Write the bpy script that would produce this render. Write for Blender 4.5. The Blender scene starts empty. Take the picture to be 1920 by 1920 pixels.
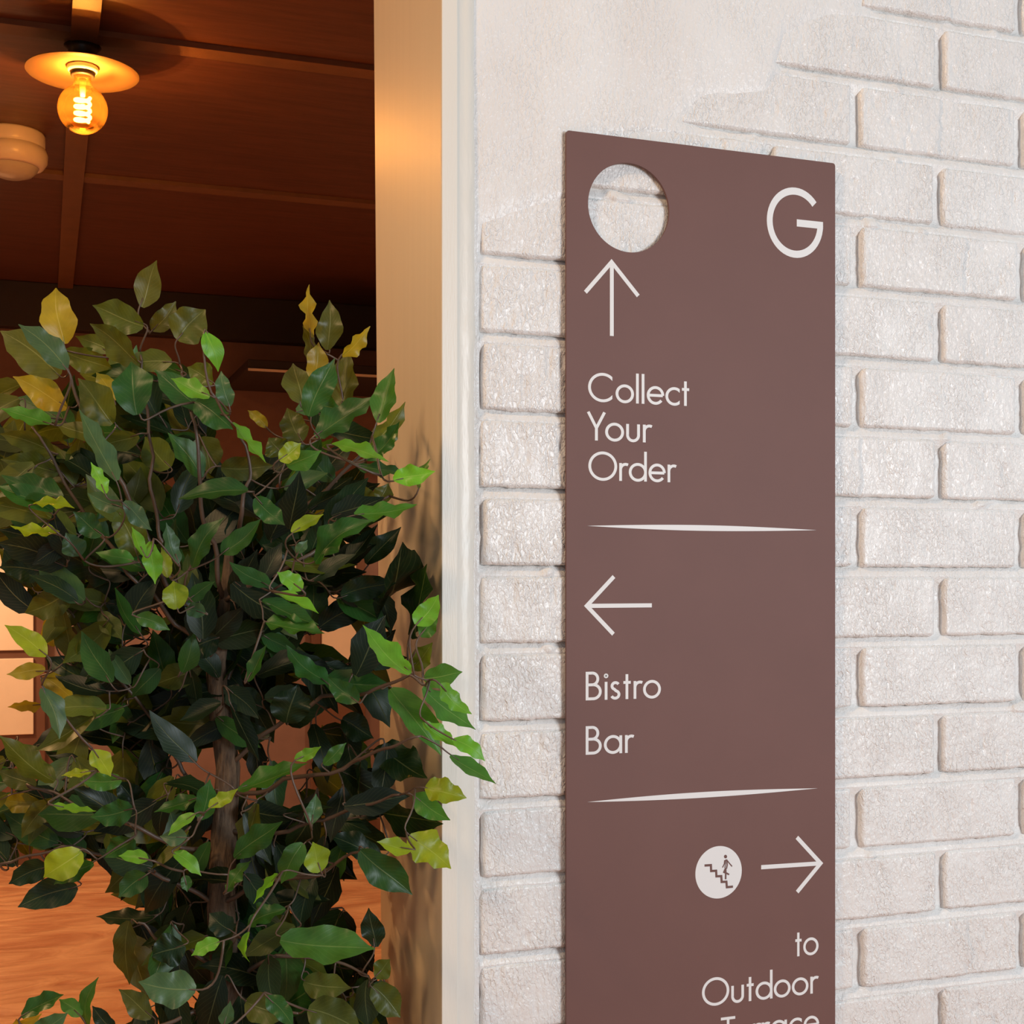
import bpy, bmesh, math, random
from mathutils import Vector, Matrix, noise as mn
R_ = math.radians
random.seed(11)
S = bpy.context.scene
C = S.collection

# ------------------------------------------------------------------ camera
F_PX, PHI, YH = 2530.0, R_(20.03), 1090.0
CAM = Vector((0.0, -1.407, 1.28))
cd = bpy.data.cameras.new('camera'); cam = bpy.data.objects.new('camera', cd); C.objects.link(cam)
cam.location = CAM; cam.rotation_euler = (R_(90), 0, -PHI)
cd.sensor_width = 36; cd.lens = F_PX / 1920 * 36; cd.shift_y = (YH - 960) / 1920
cd.clip_start = 0.05; cd.clip_end = 60
S.camera = cam

# ------------------------------------------------------------------ world, lights, exposure
w = bpy.data.worlds.new('world'); S.world = w; w.use_nodes = True
w.node_tree.nodes['Background'].inputs[0].default_value = (0.86, 0.92, 1.0, 1)
w.node_tree.nodes['Background'].inputs[1].default_value = 0.32
S.view_settings.view_transform = 'Standard'; S.view_settings.look = 'None'
S.view_settings.gamma = 1; S.view_settings.use_curve_mapping = False
S.view_settings.exposure = 0.03

def light(name, kind, loc, power, col, size=0.1, size_y=None, aim=None):
    l = bpy.data.lights.new(name, kind); l.energy = power; l.color = col
    if kind == 'AREA':
        l.shape = 'RECTANGLE'; l.size = size; l.size_y = size_y or size
    else:
        l.shadow_soft_size = size
    o = bpy.data.objects.new(name, l); C.objects.link(o); o.location = loc
    if aim is not None:
        o.rotation_euler = (Vector(aim) - Vector(loc)).to_track_quat('-Z', 'Y').to_euler()
    return o
# daylight through the glazed front of the foyer, from the right behind the camera
light('daylight', 'AREA', (1.9, -2.7, 1.6), 52, (0.84, 0.93, 1.0), 0.9, 0.8, (0.8, 0, 0.85))
# warm ceiling lamps of the foyer, up to the left of the camera
light('foyer_lamp', 'AREA', (-1.1, -0.9, 2.95), 24, (1.0, 0.63, 0.32), 0.3, 0.3, (0.8, 0, 1.5))
# warm lamps deeper in the room; last one added, unseen, to warm the jamb
for nm_, p_, e_ in (('pendant_a', (-0.8, 4.3, 1.9), 108), ('pendant_b', (2.1, 3.9, 2.2), 50), ('jamb_fill_spot', (-1.2, 2.1, 2.44), 75)):
    l_ = light(nm_, 'SPOT', p_, e_ * (1.4 if nm_ == 'jamb_fill_spot' else 1), (1.0, 0.56, 0.24) if nm_ == 'jamb_fill_spot' else (1.0, 0.62, 0.34), 0.08); l_.data.spot_size = R_(172 if nm_ == 'jamb_fill_spot' else 150); l_.data.spot_blend = 0.4

# ------------------------------------------------------------------ picture -> place
cP, sP = math.cos(PHI), math.sin(PHI)
FW = Vector((sP, cP, 0)); RT = Vector((cP, -sP, 0)); UP = Vector((0, 0, 1))
def ray(px, py):
    return FW + RT * ((px - 960) / F_PX) + UP * ((YH - py) / F_PX)
def at_z(px, py, Z):            # point at distance Z along the view axis
    return CAM + ray(px, py) * Z
def at_y(px, py, y=0.0):        # point on a plane parallel to the brick wall
    d = ray(px, py); return CAM + d * ((y - CAM.y) / d.y)
def at_x(px, py, x):
    d = ray(px, py); return CAM + d * ((x - CAM.x) / d.x)
def at_h(px, py, h):
    d = ray(px, py); return CAM + d * ((h - CAM.z) / d.z)
def X(px, y=0.0): return at_y(px, 900, y).x

# ------------------------------------------------------------------ object helpers
def link(name, me, parent=None, mats=()):
    o = bpy.data.objects.new(name, me); C.objects.link(o)
    for m in mats:
        if me.materials.find(m.name) < 0: me.materials.append(m)
    if parent: o.parent = parent
    return o
def mesh(name, vs, fs, mat, parent=None, smooth=False, mats=None):
    me = bpy.data.meshes.new(name); me.from_pydata([tuple(v) for v in vs], [], fs); me.update()
    if smooth: me.polygons.foreach_set('use_smooth', [True] * len(me.polygons))
    return link(name, me, parent, [mat] if mat else [])
def box_vf(lo, hi):
    (a, b, c), (d, e, f) = lo, hi
    return ([(a,b,c),(d,b,c),(d,e,c),(a,e,c),(a,b,f),(d,b,f),(d,e,f),(a,e,f)],
            [(0,3,2,1),(4,5,6,7),(0,1,5,4),(1,2,6,5),(2,3,7,6),(3,0,4,7)])
def box(name, lo, hi, mat, parent=None, bev=0.0, seg=2):
    v, f = box_vf(lo, hi); o = mesh(name, v, f, mat, parent)
    if bev:
        bm = bmesh.new(); bm.from_mesh(o.data)
        bmesh.ops.bevel(bm, geom=bm.edges[:], offset=bev, segments=seg, affect='EDGES', profile=0.5)
        bm.to_mesh(o.data); bm.free()
    return o
def empty(name, loc=(0,0,0)):
    o = bpy.data.objects.new(name, None); C.objects.link(o); o.location = loc; return o
def tag(o, label=None, cat=None, group=None, kind=None):
    if label: o['label'] = label
    if cat: o['category'] = cat
    if group: o['group'] = group
    if kind: o['kind'] = kind
    return o
def lathe(name, prof, n, mat, parent=None, loc=(0,0,0), smooth=True):
    vs, fs = [], []
    for r, z in prof:
        for k in range(n):
            a = 2*math.pi*k/n; vs.append((r*math.cos(a)+loc[0], r*math.sin(a)+loc[1], z+loc[2]))
    for i in range(len(prof)-1):
        for k in range(n):
            a, b = i*n+k, i*n+(k+1)%n
            fs.append((a, b, b+n, a+n))
    return mesh(name, vs, fs, mat, parent, smooth)
def tube(pts, rads, n=6):
    vs, fs = [], []
    prev = None
    for i, p in enumerate(pts):
        d = (pts[min(i+1, len(pts)-1)] - pts[max(i-1, 0)])
        if d.length < 1e-7: d = Vector((0,0,1))
        d.normalize()
        a = prev - d*prev.dot(d) if prev is not None else d.orthogonal()
        if a.length < 1e-5: a = d.orthogonal()
        a.normalize(); prev = a; b = d.cross(a)
        for k in range(n):
            t = 2*math.pi*k/n; vs.append(p + (a*math.cos(t) + b*math.sin(t))*rads[i])
    for i in range(len(pts)-1):
        for k in range(n):
            q, r = i*n+k, i*n+(k+1)%n; fs.append((q, r, r+n, q+n))
    fs.append(tuple(range(n))[::-1]); fs.append(tuple(range(len(vs)-n, len(vs))))
    return vs, fs
def join(parts):
    vs, fs = [], []
    for v, f in parts:
        o = len(vs); vs += list(v); fs += [tuple(i+o for i in q) for q in f]
    return vs, fs
def sstep(a, b, x):
    t = max(0.0, min(1.0, (x-a)/(b-a))); return t*t*(3-2*t)

# ------------------------------------------------------------------ materials
def srgb(r, g, b):
    f = lambda c: (c/255/12.92) if c/255 <= 0.04045 else ((c/255+0.055)/1.055)**2.4
    return (f(r), f(g), f(b), 1)
class NT:
    def __init__(s, name):
        s.m = bpy.data.materials.new(name); s.m.use_nodes = True; s.t = s.m.node_tree
        s.p = s.t.nodes['Principled BSDF']; s.out = s.t.nodes['Material Output']
    def n(s, typ, **kw):
        x = s.t.nodes.new(typ)
        for k, v in kw.items():
            if k.startswith('i_'):
                key = k[2:]; key = int(key) if key.isdigit() else key.replace('_', ' ')
                x.inputs[key].default_value = v
            else: setattr(x, k, v)
        return x
    def l(s, a, b): s.t.links.new(a, b)
    def coords(s, scale=(1,1,1), kind='Object'):
        tc = s.n('ShaderNodeTexCoord'); mp = s.n('ShaderNodeMapping'); mp.inputs['Scale'].default_value = scale
        s.l(tc.outputs[kind], mp.inputs[0]); return mp.outputs[0]
    def noise(s, vec, scale, detail=3, rough=0.5, dist=0.0):
        x = s.n('ShaderNodeTexNoise'); x.inputs['Scale'].default_value = scale; x.inputs['Detail'].default_value = detail
        x.inputs['Roughness'].default_value = rough; x.inputs['Distortion'].default_value = dist
        s.l(vec, x.inputs['Vector']); return x.outputs['Fac']
    def ramp(s, fac, stops):
        x = s.n('ShaderNodeValToRGB'); e = x.color_ramp.elements
        while len(e) < len(stops): e.new(0.5)
        for k, (p, c) in enumerate(stops): e[k].position = p; e[k].color = c if len(c) == 4 else (*c, 1)
        s.l(fac, x.inputs[0]); return x.outputs[0]
    def bump(s, h, strength, dist, prev=None):
        x = s.n('ShaderNodeBump'); x.inputs['Strength'].default_value = strength; x.inputs['Distance'].default_value = dist
        s.l(h, x.inputs['Height'])
        if prev is not None: s.l(prev, x.inputs['Normal'])
        return x.outputs[0]
    def math(s, op, a, b=None):
        x = s.n('ShaderNodeMath', operation=op)
        for k, v in enumerate((a, b)):
            if v is None: continue
            if isinstance(v, (int, float)): x.inputs[k].default_value = v
            else: s.l(v, x.inputs[k])
        return x.outputs[0]
    def base(s, col, rough=0.5, metal=0.0, spec=0.5):
        if isinstance(col, tuple): s.p.inputs['Base Color'].default_value = col
        else: s.l(col, s.p.inputs['Base Color'])
        s.p.inputs['Roughness'].default_value = rough; s.p.inputs['Metallic'].default_value = metal
        s.p.inputs['Specular IOR Level'].default_value = spec; return s
    def normal(s, n): s.l(n, s.p.inputs['Normal']); return s

def m_paint_brick(name, relief, gloss=0.32):
    m = NT(name)
    tc = m.n('ShaderNodeTexCoord'); oi = m.n('ShaderNodeObjectInfo')
    add = m.n('ShaderNodeVectorMath', operation='ADD')
    sc = m.n('ShaderNodeVectorMath', operation='SCALE'); sc.inputs[0].default_value = (7, 3, 5)
    m.l(oi.outputs['Random'], sc.inputs['Scale']); m.l(tc.outputs['Object'], add.inputs[0]); m.l(sc.outputs[0], add.inputs[1])
    mp = m.n('ShaderNodeMapping'); mp.inputs['Scale'].default_value = (1, 1, 0.62); mp.inputs['Rotation'].default_value = (0, R_(22), 0)
    m.l(add.outputs[0], mp.inputs[0]); v = mp.outputs[0]
    col = m.ramp(m.noise(v, 9, 3), [(0.3, srgb(233, 228, 223)), (0.7, srgb(239, 236, 232))])
    fine = m.noise(v, 250, 2, 0.5, 0.9)
    mid = m.noise(v, 120, 2, 0.5, 0.5)
    mask = m.ramp(m.noise(v, 22, 3), [(0.36, (0.35,)*3), (0.62, (1,)*3)])
    h = m.math('MULTIPLY', m.ramp(fine, [(0.42, (0,)*3), (0.64, (1,)*3)]), mask)
    n1 = m.bump(mid, 0.8*relief, 0.0018)
    n2 = m.bump(h, 0.85*relief, 0.0011, n1)
    m.base(col, gloss, 0, 0.5).normal(n2)
    return m.m
M = {}
M['brick'] = m_paint_brick('white_painted_brick', 1.0)
M['mortar'] = m_paint_brick('white_painted_mortar', 0.7, 0.36)

def m_simple(name, col, rough=0.5, metal=0.0, spec=0.5, bs=None, bd=0.0005, bstr=0.3, stretch=(1,1,1), var=0.06):
    m = NT(name); v = m.coords(stretch)
    c = Vector(col[:3])
    a = tuple(c*(1-var)) + (1,); b = tuple(min(1, x) for x in c*(1+var)) + (1,)
    cc = m.ramp(m.noise(v, 12, 4), [(0.3, a), (0.7, b)])
    m.base(cc, rough, metal, spec)
    if bs: m.normal(m.bump(m.noise(v, bs, 3), bstr, bd))
    return m.m
M['jamb'] = m_simple('cream_painted_timber', srgb(222, 204, 176), 0.38, 0, 0.5, 160, 0.0006, 0.25, (6, 6, 0.25), 0.02)
M['arch'] = m_simple('off_white_painted_timber', srgb(232, 226, 214), 0.42, 0, 0.5, 220, 0.0007, 0.35, (3, 3, 0.3), 0.02)
M['caulk'] = m_simple('off_white_caulk', srgb(232, 226, 214), 0.35, 0, 0.5, 60, 0.002, 0.4, (2, 2, 0.5), 0.02)
M['sign'] = m_simple('brown_powder_coat', srgb(114, 80, 73), 0.6, 0, 0.35, 900, 0.00012, 0.35, (1,1,1), 0.03)
M['sign_side'] = m_simple('brown_edge', srgb(70, 48, 44), 0.5)
M['white_vinyl'] = m_simple('white_lettering', srgb(232, 230, 228), 0.5, 0, 0.4, var=0.01)
M['disc_brown'] = M['sign']
M['ceil'] = m_simple('reddish_brown_stained_panel', srgb(98, 62, 52), 0.40, 0, 0.45, 60, 0.001, 0.25, (0.5, 5, 1), 0.22)
M['batten'] = m_simple('brown_stained_batten', srgb(118, 84, 64), 0.5, 0, 0.4, 300, 0.0008, 0.6, (1,1,1), 0.12)
M['beam'] = m_simple('near_black_beam', srgb(44, 38, 42), 0.5, var=0.08)
M['backwall'] = m_simple('brown_plaster', srgb(128, 102, 96), 0.7, 0, 0.3, var=0.08)
M['pale_panel'] = m_simple('pale_panel', srgb(226, 206, 186), 0.45, var=0.03)
M['frame_wood'] = m_simple('dark_brown_frame', srgb(104, 70, 56), 0.45, var=0.1)
M['metal'] = m_simple('brushed_metal', srgb(190, 180, 170), 0.3, 1.0)
M['plain_wall'] = m_simple('plain_warm_wall', srgb(205, 190, 170), 0.7, var=0.03)
M['black'] = m_simple('black_plastic', srgb(30, 26, 24), 0.4)
M['shade'] = m_simple('cream_enamel', srgb(128, 104, 74), 0.5, 0, 0.5, var=0.03)
M['porcelain'] = m_simple('white_porcelain', srgb(232, 224, 210), 0.25, var=0.01)
M['plastic'] = m_simple('white_plastic', srgb(232, 222, 212), 0.32, var=0.02)
M['frost'] = m_simple('frosted_dome', srgb(196, 190, 182), 0.28, var=0.02)
M['pot'] = m_simple('grey_pot', srgb(92, 88, 84), 0.6, 0, 0.4, 80, 0.001, 0.3)
M['soil'] = m_simple('dark_soil', srgb(52, 38, 28), 0.9, 0, 0.2, 140, 0.004, 0.8, var=0.3)
m = NT('wavy_glazed_floor'); v = m.coords((1, 1, 1))
fm = m.n('ShaderNodeMapping'); fm.inputs['Rotation'].default_value = (0, 0, R_(28)); fm.inputs['Scale'].default_value = (2.6, 6.5, 1)
m.l(v, fm.inputs[0]); nz = m.noise(fm.outputs[0], 1.0, 3, 0.5, 1.6)
col = m.ramp(nz, [(0.32, srgb(188, 122, 82)), (0.68, srgb(222, 164, 118))])
m.base(col, 0.34, 0, 0.5).normal(m.bump(nz, 0.35, 0.05)); M['floor'] = m.m
m = NT('brown_bark'); v = m.coords((1, 1, 0.22)); h = m.noise(v, 170, 4, 0.6)
m.base(m.ramp(h, [(0.3, srgb(58, 44, 34)), (0.7, srgb(124, 100, 78))]), 0.8).normal(m.bump(h, 0.9, 0.004)); M['bark'] = m.m
M['twig'] = m_simple('brown_twig', srgb(92, 74, 62), 0.42, 0, 0.5, 400, 0.0005, 0.4, (1,1,1), 0.15)
# leaf: one material, the tint of each leaf is a colour attribute; midrib and side veins by UV
m = NT('artificial_leaf')
at = m.n('ShaderNodeAttribute', attribute_name='tint'); uv = m.n('ShaderNodeUVMap'); sep = m.n('ShaderNodeSeparateXYZ'); m.l(uv.outputs[0], sep.inputs[0])
u = m.math('ABSOLUTE', m.math('SUBTRACT', sep.outputs[0], 0.5))
rib = m.ramp(u, [(0.0, (1,)*3), (0.025, (0,)*3)])
vv = m.math('SUBTRACT', m.math('MULTIPLY', sep.outputs[1], 11.0), m.math('MULTIPLY', u, 7.0))
fr = m.math('ABSOLUTE', m.math('SUBTRACT', m.math('FRACT', vv), 0.5))
vein = m.ramp(fr, [(0.0, (1,)*3), (0.12, (0,)*3)])
vmask = m.math('MAXIMUM', rib, m.math('MULTIPLY', vein, 0.16))
mixc = m.n('ShaderNodeMixRGB', blend_type='MIX'); lighter = m.n('ShaderNodeMixRGB', blend_type='ADD'); lighter.inputs[0].default_value = 0.12
lighter.inputs[2].default_value = (0.9, 1.0, 0.45, 1)
blot = m.ramp(m.noise(m.coords(), 60, 2), [(0.3, (0.82,)*3), (0.7, (1.12,)*3)])
mul = m.n('ShaderNodeMixRGB', blend_type='MULTIPLY'); mul.inputs[0].default_value = 1
m.l(at.outputs['Color'], mul.inputs[1]); m.l(blot, mul.inputs[2])
m.l(mul.outputs[0], lighter.inputs[1]); m.l(mul.outputs[0], mixc.inputs[1]); m.l(lighter.outputs[0], mixc.inputs[2]); m.l(vmask, mixc.inputs[0])
m.base(mixc.outputs[0], 0.38, 0, 0.42)
m.normal(m.bump(vmask, 0.35, 0.0006))
tr = m.n('ShaderNodeBsdfTranslucent'); tcol = m.n('ShaderNodeMixRGB', blend_type='MULTIPLY'); tcol.inputs[0].default_value = 1
tcol.inputs[2].default_value = (2.4, 2.0, 0.5, 1); m.l(mixc.outputs[0], tcol.inputs[1]); m.l(tcol.outputs[0], tr.inputs[0])
mx = m.n('ShaderNodeMixShader'); mx.inputs[0].default_value = 0.38
m.l(m.p.outputs[0], mx.inputs[1]); m.l(tr.outputs[0], mx.inputs[2]); m.l(mx.outputs[0], m.out.inputs[0]); M['leaf'] = m.m
# amber bulb glass and glowing filament
m = NT('amber_glass'); t = m.n('ShaderNodeBsdfTransparent'); t.inputs[0].default_value = (1.0, 0.70, 0.28, 1)
g = m.n('ShaderNodeBsdfGlossy'); g.inputs['Roughness'].default_value = 0.03; g.inputs[0].default_value = (1, 0.75, 0.4, 1)
d = m.n('ShaderNodeBsdfTranslucent'); d.inputs[0].default_value = (1.0, 0.42, 0.06, 1)
fz = m.n('ShaderNodeLayerWeight'); fz.inputs[0].default_value = 0.25
a1 = m.n('ShaderNodeMixShader'); a1.inputs[0].default_value = 0.022; m.l(t.outputs[0], a1.inputs[1]); m.l(d.outputs[0], a1.inputs[2])
a2 = m.n('ShaderNodeMixShader'); m.l(fz.outputs['Fresnel'], a2.inputs[0]); m.l(a1.outputs[0], a2.inputs[1]); m.l(g.outputs[0], a2.inputs[2])
m.l(a2.outputs[0], m.out.inputs[0]); M['bulb'] = m.m
m = NT('glowing_filament'); e = m.n('ShaderNodeEmission'); e.inputs[0].default_value = (1.0, 0.62, 0.18, 1); e.inputs[1].default_value = 17
m.l(e.outputs[0], m.out.inputs[0]); M['filament'] = m.m

# ------------------------------------------------------------------ brick wall
PITCH = 0.0861
Z_I = at_y(1060, 1060.4).z              # bed line under one known course
XJ_A, XJ_B = X(1757, 0.006), X(1604, 0.006)
PX = (X(1909, 0.006) - XJ_B)            # brick + joint
JB, JP = 0.0122, 0.0140                 # bed and perp joint widths
X_EDGE = X(901)
wall = tag(empty('wall_right'), kind='structure')
# skimmed area at the top left, where the joints are filled flush
SK = [(880, 462), (1062, 400), (1110, 300), (1250, 262), (1330, 225), (1440, 200), (1470, 100), (1600, 40), (1680, -60), (1800, -200)]
SKW = [(at_y(*p).x, at_y(*p).z) for p in SK]
def skim(x, z):
    b = SKW[-1][1] + 1
    if x <= SKW[0][0]: b = SKW[0][1]
    for (x0, z0), (x1, z1) in zip(SKW, SKW[1:]):
        if x0 <= x <= x1: b = z0 + (z1-z0)*(x-x0)/(x1-x0)
    b += 0.012*mn.noise(Vector((x*14, z*14, 3)))
    return sstep(-0.035, 0.04, z - b)
def brick_mesh(x0, x1, z0, z1, hi, seed, cut_left=False, streak=0.5):
    cx, cz = (x0+x1)/2, (z0+z1)/2
    st = 0.0023 if hi else 0.0095
    nx = max(4, int((x1-x0)/st)); nz = max(3, int((z1-z0)/st))
    so = seed*13.7
    rnd = random.Random(seed)
    base_off = rnd.uniform(-0.0012, 0.0012); tilt = rnd.uniform(-0.004, 0.004)
    crack = rnd.random() < 0.38 and (x1-x0) > 0.15; cxp = x0 + (x1-x0)*rnd.uniform(0.35, 0.88); cdep = rnd.uniform(0.0012, 0.0028)*rnd.choice((1, 1, -1))
    rf = rnd.uniform(0.3, 1.0)
    pits = [(rnd.uniform(x0, x1), rnd.uniform(z0, z1), rnd.uniform(0.0015, 0.004), rnd.uniform(0.004, 0.016), rnd.uniform(0.0008, 0.0024)) for _ in range(rnd.randint(4, 12))] if hi else []
    vs = []
    for j in range(nz+1):
        for i in range(nx+1):
            fx, fz = i/nx, j/nz
            x, z = x0 + (x1-x0)*fx, z0 + (z1-z0)*fz
            ex = min(x-x0, x1-x); ez = min(z-z0, z1-z)
            sk = skim(x, z) if hi else 0.0
            # ragged outline
            k = 1 - sk*0.7
            wx = 0.0022*mn.noise(Vector((so, z*60, 1)))*k if i in (0, nx) else 0
            wz = 0.0016*mn.noise(Vector((x*55, so, 2)))*k + 0.0008*mn.noise(Vector((x*200, so, 5))) if j in (0, nz) else 0
            # rounded arrises, tighter on the lower one
            rx = 0.0045; rz = 0.0034 if z > cz else 0.0014
            d = 0.0
            if ex < rx: d += (1 - math.sqrt(max(0, 1-(1-ex/rx)**2)))*0.0042
            if ez < rz: d += (1 - math.sqrt(max(0, 1-(1-ez/rz)**2)))*0.0036
            # rounded corners
            q = math.hypot(max(0, 0.009-ex), max(0, 0.009-ez))
            if ex < 0.009 and ez < 0.009 and q > 0.009: d += (q-0.009)*1.6
            y = base_off + tilt*(x-cx) + d*k
            r1 = mn.noise(Vector((x*38+so, z*30, 0)))
            r2 = mn.noise(Vector((x*(150 + 90*streak)+so, z*(150-100*streak), 4)))
            msk = sstep(-0.15, 0.25, mn.noise(Vector((x*18+so, z*16, 9))))
            y += 0.0010*r1 + 0.0013*rf*r2*(0.25+0.75*msk)*(1-0.8*sk)
            if hi:
                r3 = mn.noise(Vector((x*330+so, z*(300-130*streak), 7))); y += 0.0003*rf*r3*(0.3+0.7*msk)*(1-0.85*sk)
                if crack:
                    xx = cxp + 0.010*mn.noise(Vector((so, z*34, 8))) + 0.003*mn.noise(Vector((so, z*160, 8)))
                    y += cdep*sstep(xx-0.0016, xx+0.0016, x)*(1-sstep(xx+0.02, xx+0.075, x))*(1-sk)
                    y += 0.0016*math.exp(-((x-xx)/0.0022)**2)*(1-sk)
                for px_, pz_, pw, ph, pd in pits:
                    a = (x-px_)/pw; b = (z-pz_)/(ph*(0.4+0.6*streak))
                    if abs(a) < 2.2 and abs(b) < 2.2: y += pd*math.exp(-a*a-b*b*b*b)*(1-sk)
            y = y*(1-sk) + 0.0008*sk
            vs.append((x+wx-cx, y, z+wz-cz))
    fs = [(j*(nx+1)+i, j*(nx+1)+i+1, (j+1)*(nx+1)+i+1, (j+1)*(nx+1)+i) for j in range(nz) for i in range(nx)]
    ring = [i for i in range(nx+1)] + [j*(nx+1)+nx for j in range(1, nz+1)] + [nz*(nx+1)+i for i in range(nx-1, -1, -1)] + [j*(nx+1) for j in range(nz-1, 0, -1)]
    o = len(vs); vs += [(vs[i][0], 0.03, vs[i][2]) for i in ring]; n = len(ring)
    fs += [(ring[k], o+k, o+(k+1)%n, ring[(k+1)%n]) for k in range(n)]
    return vs, fs, (cx, 0, cz)
X_END, Z_LO, Z_HI = 2.05, 0.35, 2.42
row_i = 0; bcount = 0; rest = []
for r in range(-15, 20):
    zb = Z_I - 0.0 + (r)*PITCH        # lower arris of the brick
    zt = zb + PITCH - JB
    if zt > 2.95 or zb < 0.005: continue
    even = (r % 2 == 0)
    # the row over line I (r = 0) has perp joints at 1604 and 1909
    xj = XJ_B if even else XJ_A
    k0 = -6
    for k in range(k0, 12):
        a = xj + k*PX + JP/2 + 0.003*mn.noise(Vector((r*3.1, k*2.3, 0)))
        b = xj + (k+1)*PX - JP/2 + 0.003*mn.noise(Vector((r*3.1, k*2.3+2.3, 0)))
        if b < X_EDGE + 0.02 or a > X_END: continue
        a = max(a, X_EDGE + 0.0025*mn.noise(Vector((r*5.7, 1, 1))))
        if b - a < 0.03: a = a
        dz = 0.0012*mn.noise(Vector((r*1.3, k*4.4, 2)))
        vis = a < 1.32 and 0.62 < (zb+zt)/2 < 2.12
        inr = Z_LO < zb < Z_HI
        near_left = a < X_EDGE + 0.02
        v, f, c = brick_mesh(a, b, zb+dz, zt+dz, vis, r*31+k*7+500, near_left, 0.95 if near_left else random.Random(r*9+k).uniform(0.0, 0.7))
        if inr:
            o = mesh('brick', v, f, M['brick'], wall, smooth=True); o.location = c; bcount += 1
        else:
            rest.append(([(p[0]+c[0], p[1]+c[1], p[2]+c[2]) for p in v], f))
v, f = join(rest); o = mesh('brick_courses', v, f, M['brick'], wall, True); o['kind'] = 'stuff'
# mortar: a relief sheet behind the bricks, coming up flush in the skimmed area
xs0, xs1, zs0, zs1, st = X(883), 1.34, 0.6, 2.16, 0.0034
zl_ = []
for r in range(-9, 14):
    zb = Z_I + r*PITCH; bh = PITCH-JB
    zl_ += [zb + bh*q/7 for q in range(7)] + [zb + bh + JB*q/7 for q in range(7)]
zl_ = [z for z in zl_ if zs0 < z < zs1]; zs0, zs1 = zl_[0], zl_[-1]
nx, nz = int((xs1-xs0)/st), len(zl_)-1; vs = []
for j in range(nz+1):
    for i in range(nx+1):
        x, z = xs0+(xs1-xs0)*i/nx, zl_[j]
        sk = skim(x, z); fr_ = ((z-Z_I)/PITCH) % 1.0 * PITCH
        t = (fr_-(PITCH-JB))/JB
        y = 0.0016 + 0.0072*max(0, t)**1.6 if t > -0.02 else 0.0112
        y += 0.0008*mn.noise(Vector((x*45, z*45, 3))) + 0.0008*mn.noise(Vector((x*160, z*160, 5)))
        y -= 0.0045*sstep(0.42, 0.62, mn.noise(Vector((x*26, z*30, 12))))
        if x < X_EDGE: y = 0.0042 + 0.0010*mn.noise(Vector((x*20, z*30, 6))) - 0.002*sstep(X_EDGE-0.006, X_EDGE, x)
        y = y*(1-sk) + sk*(-0.0012 + 0.0014*mn.noise(Vector((x*16, z*16, 1))) + 0.0005*mn.noise(Vector((x*70, z*55, 2))))
        vs.append((x, y, z))
fs = [(j*(nx+1)+i, j*(nx+1)+i+1, (j+1)*(nx+1)+i+1, (j+1)*(nx+1)+i) for j in range(nz) for i in range(nx)]
mesh('mortar', vs, fs, M['mortar'], wall, True)
box('wall_core', (X(840), 0.020, 0), (3.4, 0.235, 3.0), M['mortar'], wall)
for lo, hi in (((xs0, 0.012, 0), (3.4, 0.02, zs0)), ((xs0, 0.012, zs1), (3.4, 0.02, 3.0)), ((xs1, 0.012, zs0), (3.4, 0.02, zs1))):
    box('mortar', lo, hi, M['mortar'], wall)
# plain painted brickwork field past the built bricks
box('render_coat', (2.3, -0.001, 0), (3.4, 0.008, 3.0), M['mortar'], wall)

# ------------------------------------------------------------------ door frame: lining (reveal) and architrave
XC = X(827, -0.006)
yb_top, yb_bot = at_x(701, 0, XC).y, at_x(716, 1920, XC).y
t1 = tag(empty('trim_1'), kind='structure')
z0, z1 = 0.0, 3.0
zt_, zb_ = at_x(701, 0, XC).z, at_x(716, 1920, XC).z
yB = lambda z: yb_bot + (yb_top-yb_bot)*(z-zb_)/(zt_-zb_)
vs = [(XC, -0.006, z0), (XC+0.02, -0.006, z0), (XC+0.02, yB(z0), z0), (XC, yB(z0), z0),
      (XC, -0.006, z1), (XC+0.02, -0.006, z1), (XC+0.02, yB(z1), z1), (XC, yB(z1), z1)]
mesh('lining', vs, [(0,3,2,1),(4,5,6,7),(0,1,5,4),(1,2,6,5),(2,3,7,6),(3,0,4,7)], M['jamb'], t1)
t2 = tag(empty('trim_2'), kind='structure')
xa, xb, xc_ = XC+0.0002, X(858, -0.008), X(888, -0.003)
box('face_board', (xa, -0.0085, 0), (xb, 0.02, 3.0), M['arch'], t2, 0.0009)
# second strip leans back a little towards the bricks, its free edge caulked unevenly
vs, fs = [], []
n = 420
for j in range(n+1):
    z = 3.0*j/n
    wv = 0.0022*mn.noise(Vector((1, z*9, 3))) + 0.0014*mn.noise(Vector((4, z*30, 3)))
    pts = [(xb, -0.0075), (xb+0.0012, -0.0066), (xb+0.5*(xc_-xb), -0.0058), (xc_-0.002+wv*0.6, -0.0052), (xc_+wv, -0.0035), (xc_+0.0022+wv, 0.0005), (xc_+0.0034+wv, 0.0085)]
    vs += [(p[0], p[1]+(0.0006*mn.noise(Vector((p[0]*90, z*25, 2))) if 1 < k < 5 else 0), z) for k, p in enumerate(pts)]
for j in range(n):
    for i in range(6): fs.append((j*7+i, j*7+i+1, (j+1)*7+i+1, (j+1)*7+i))
mesh('caulked_strip', vs, fs, M['caulk'], t2, True)

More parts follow.
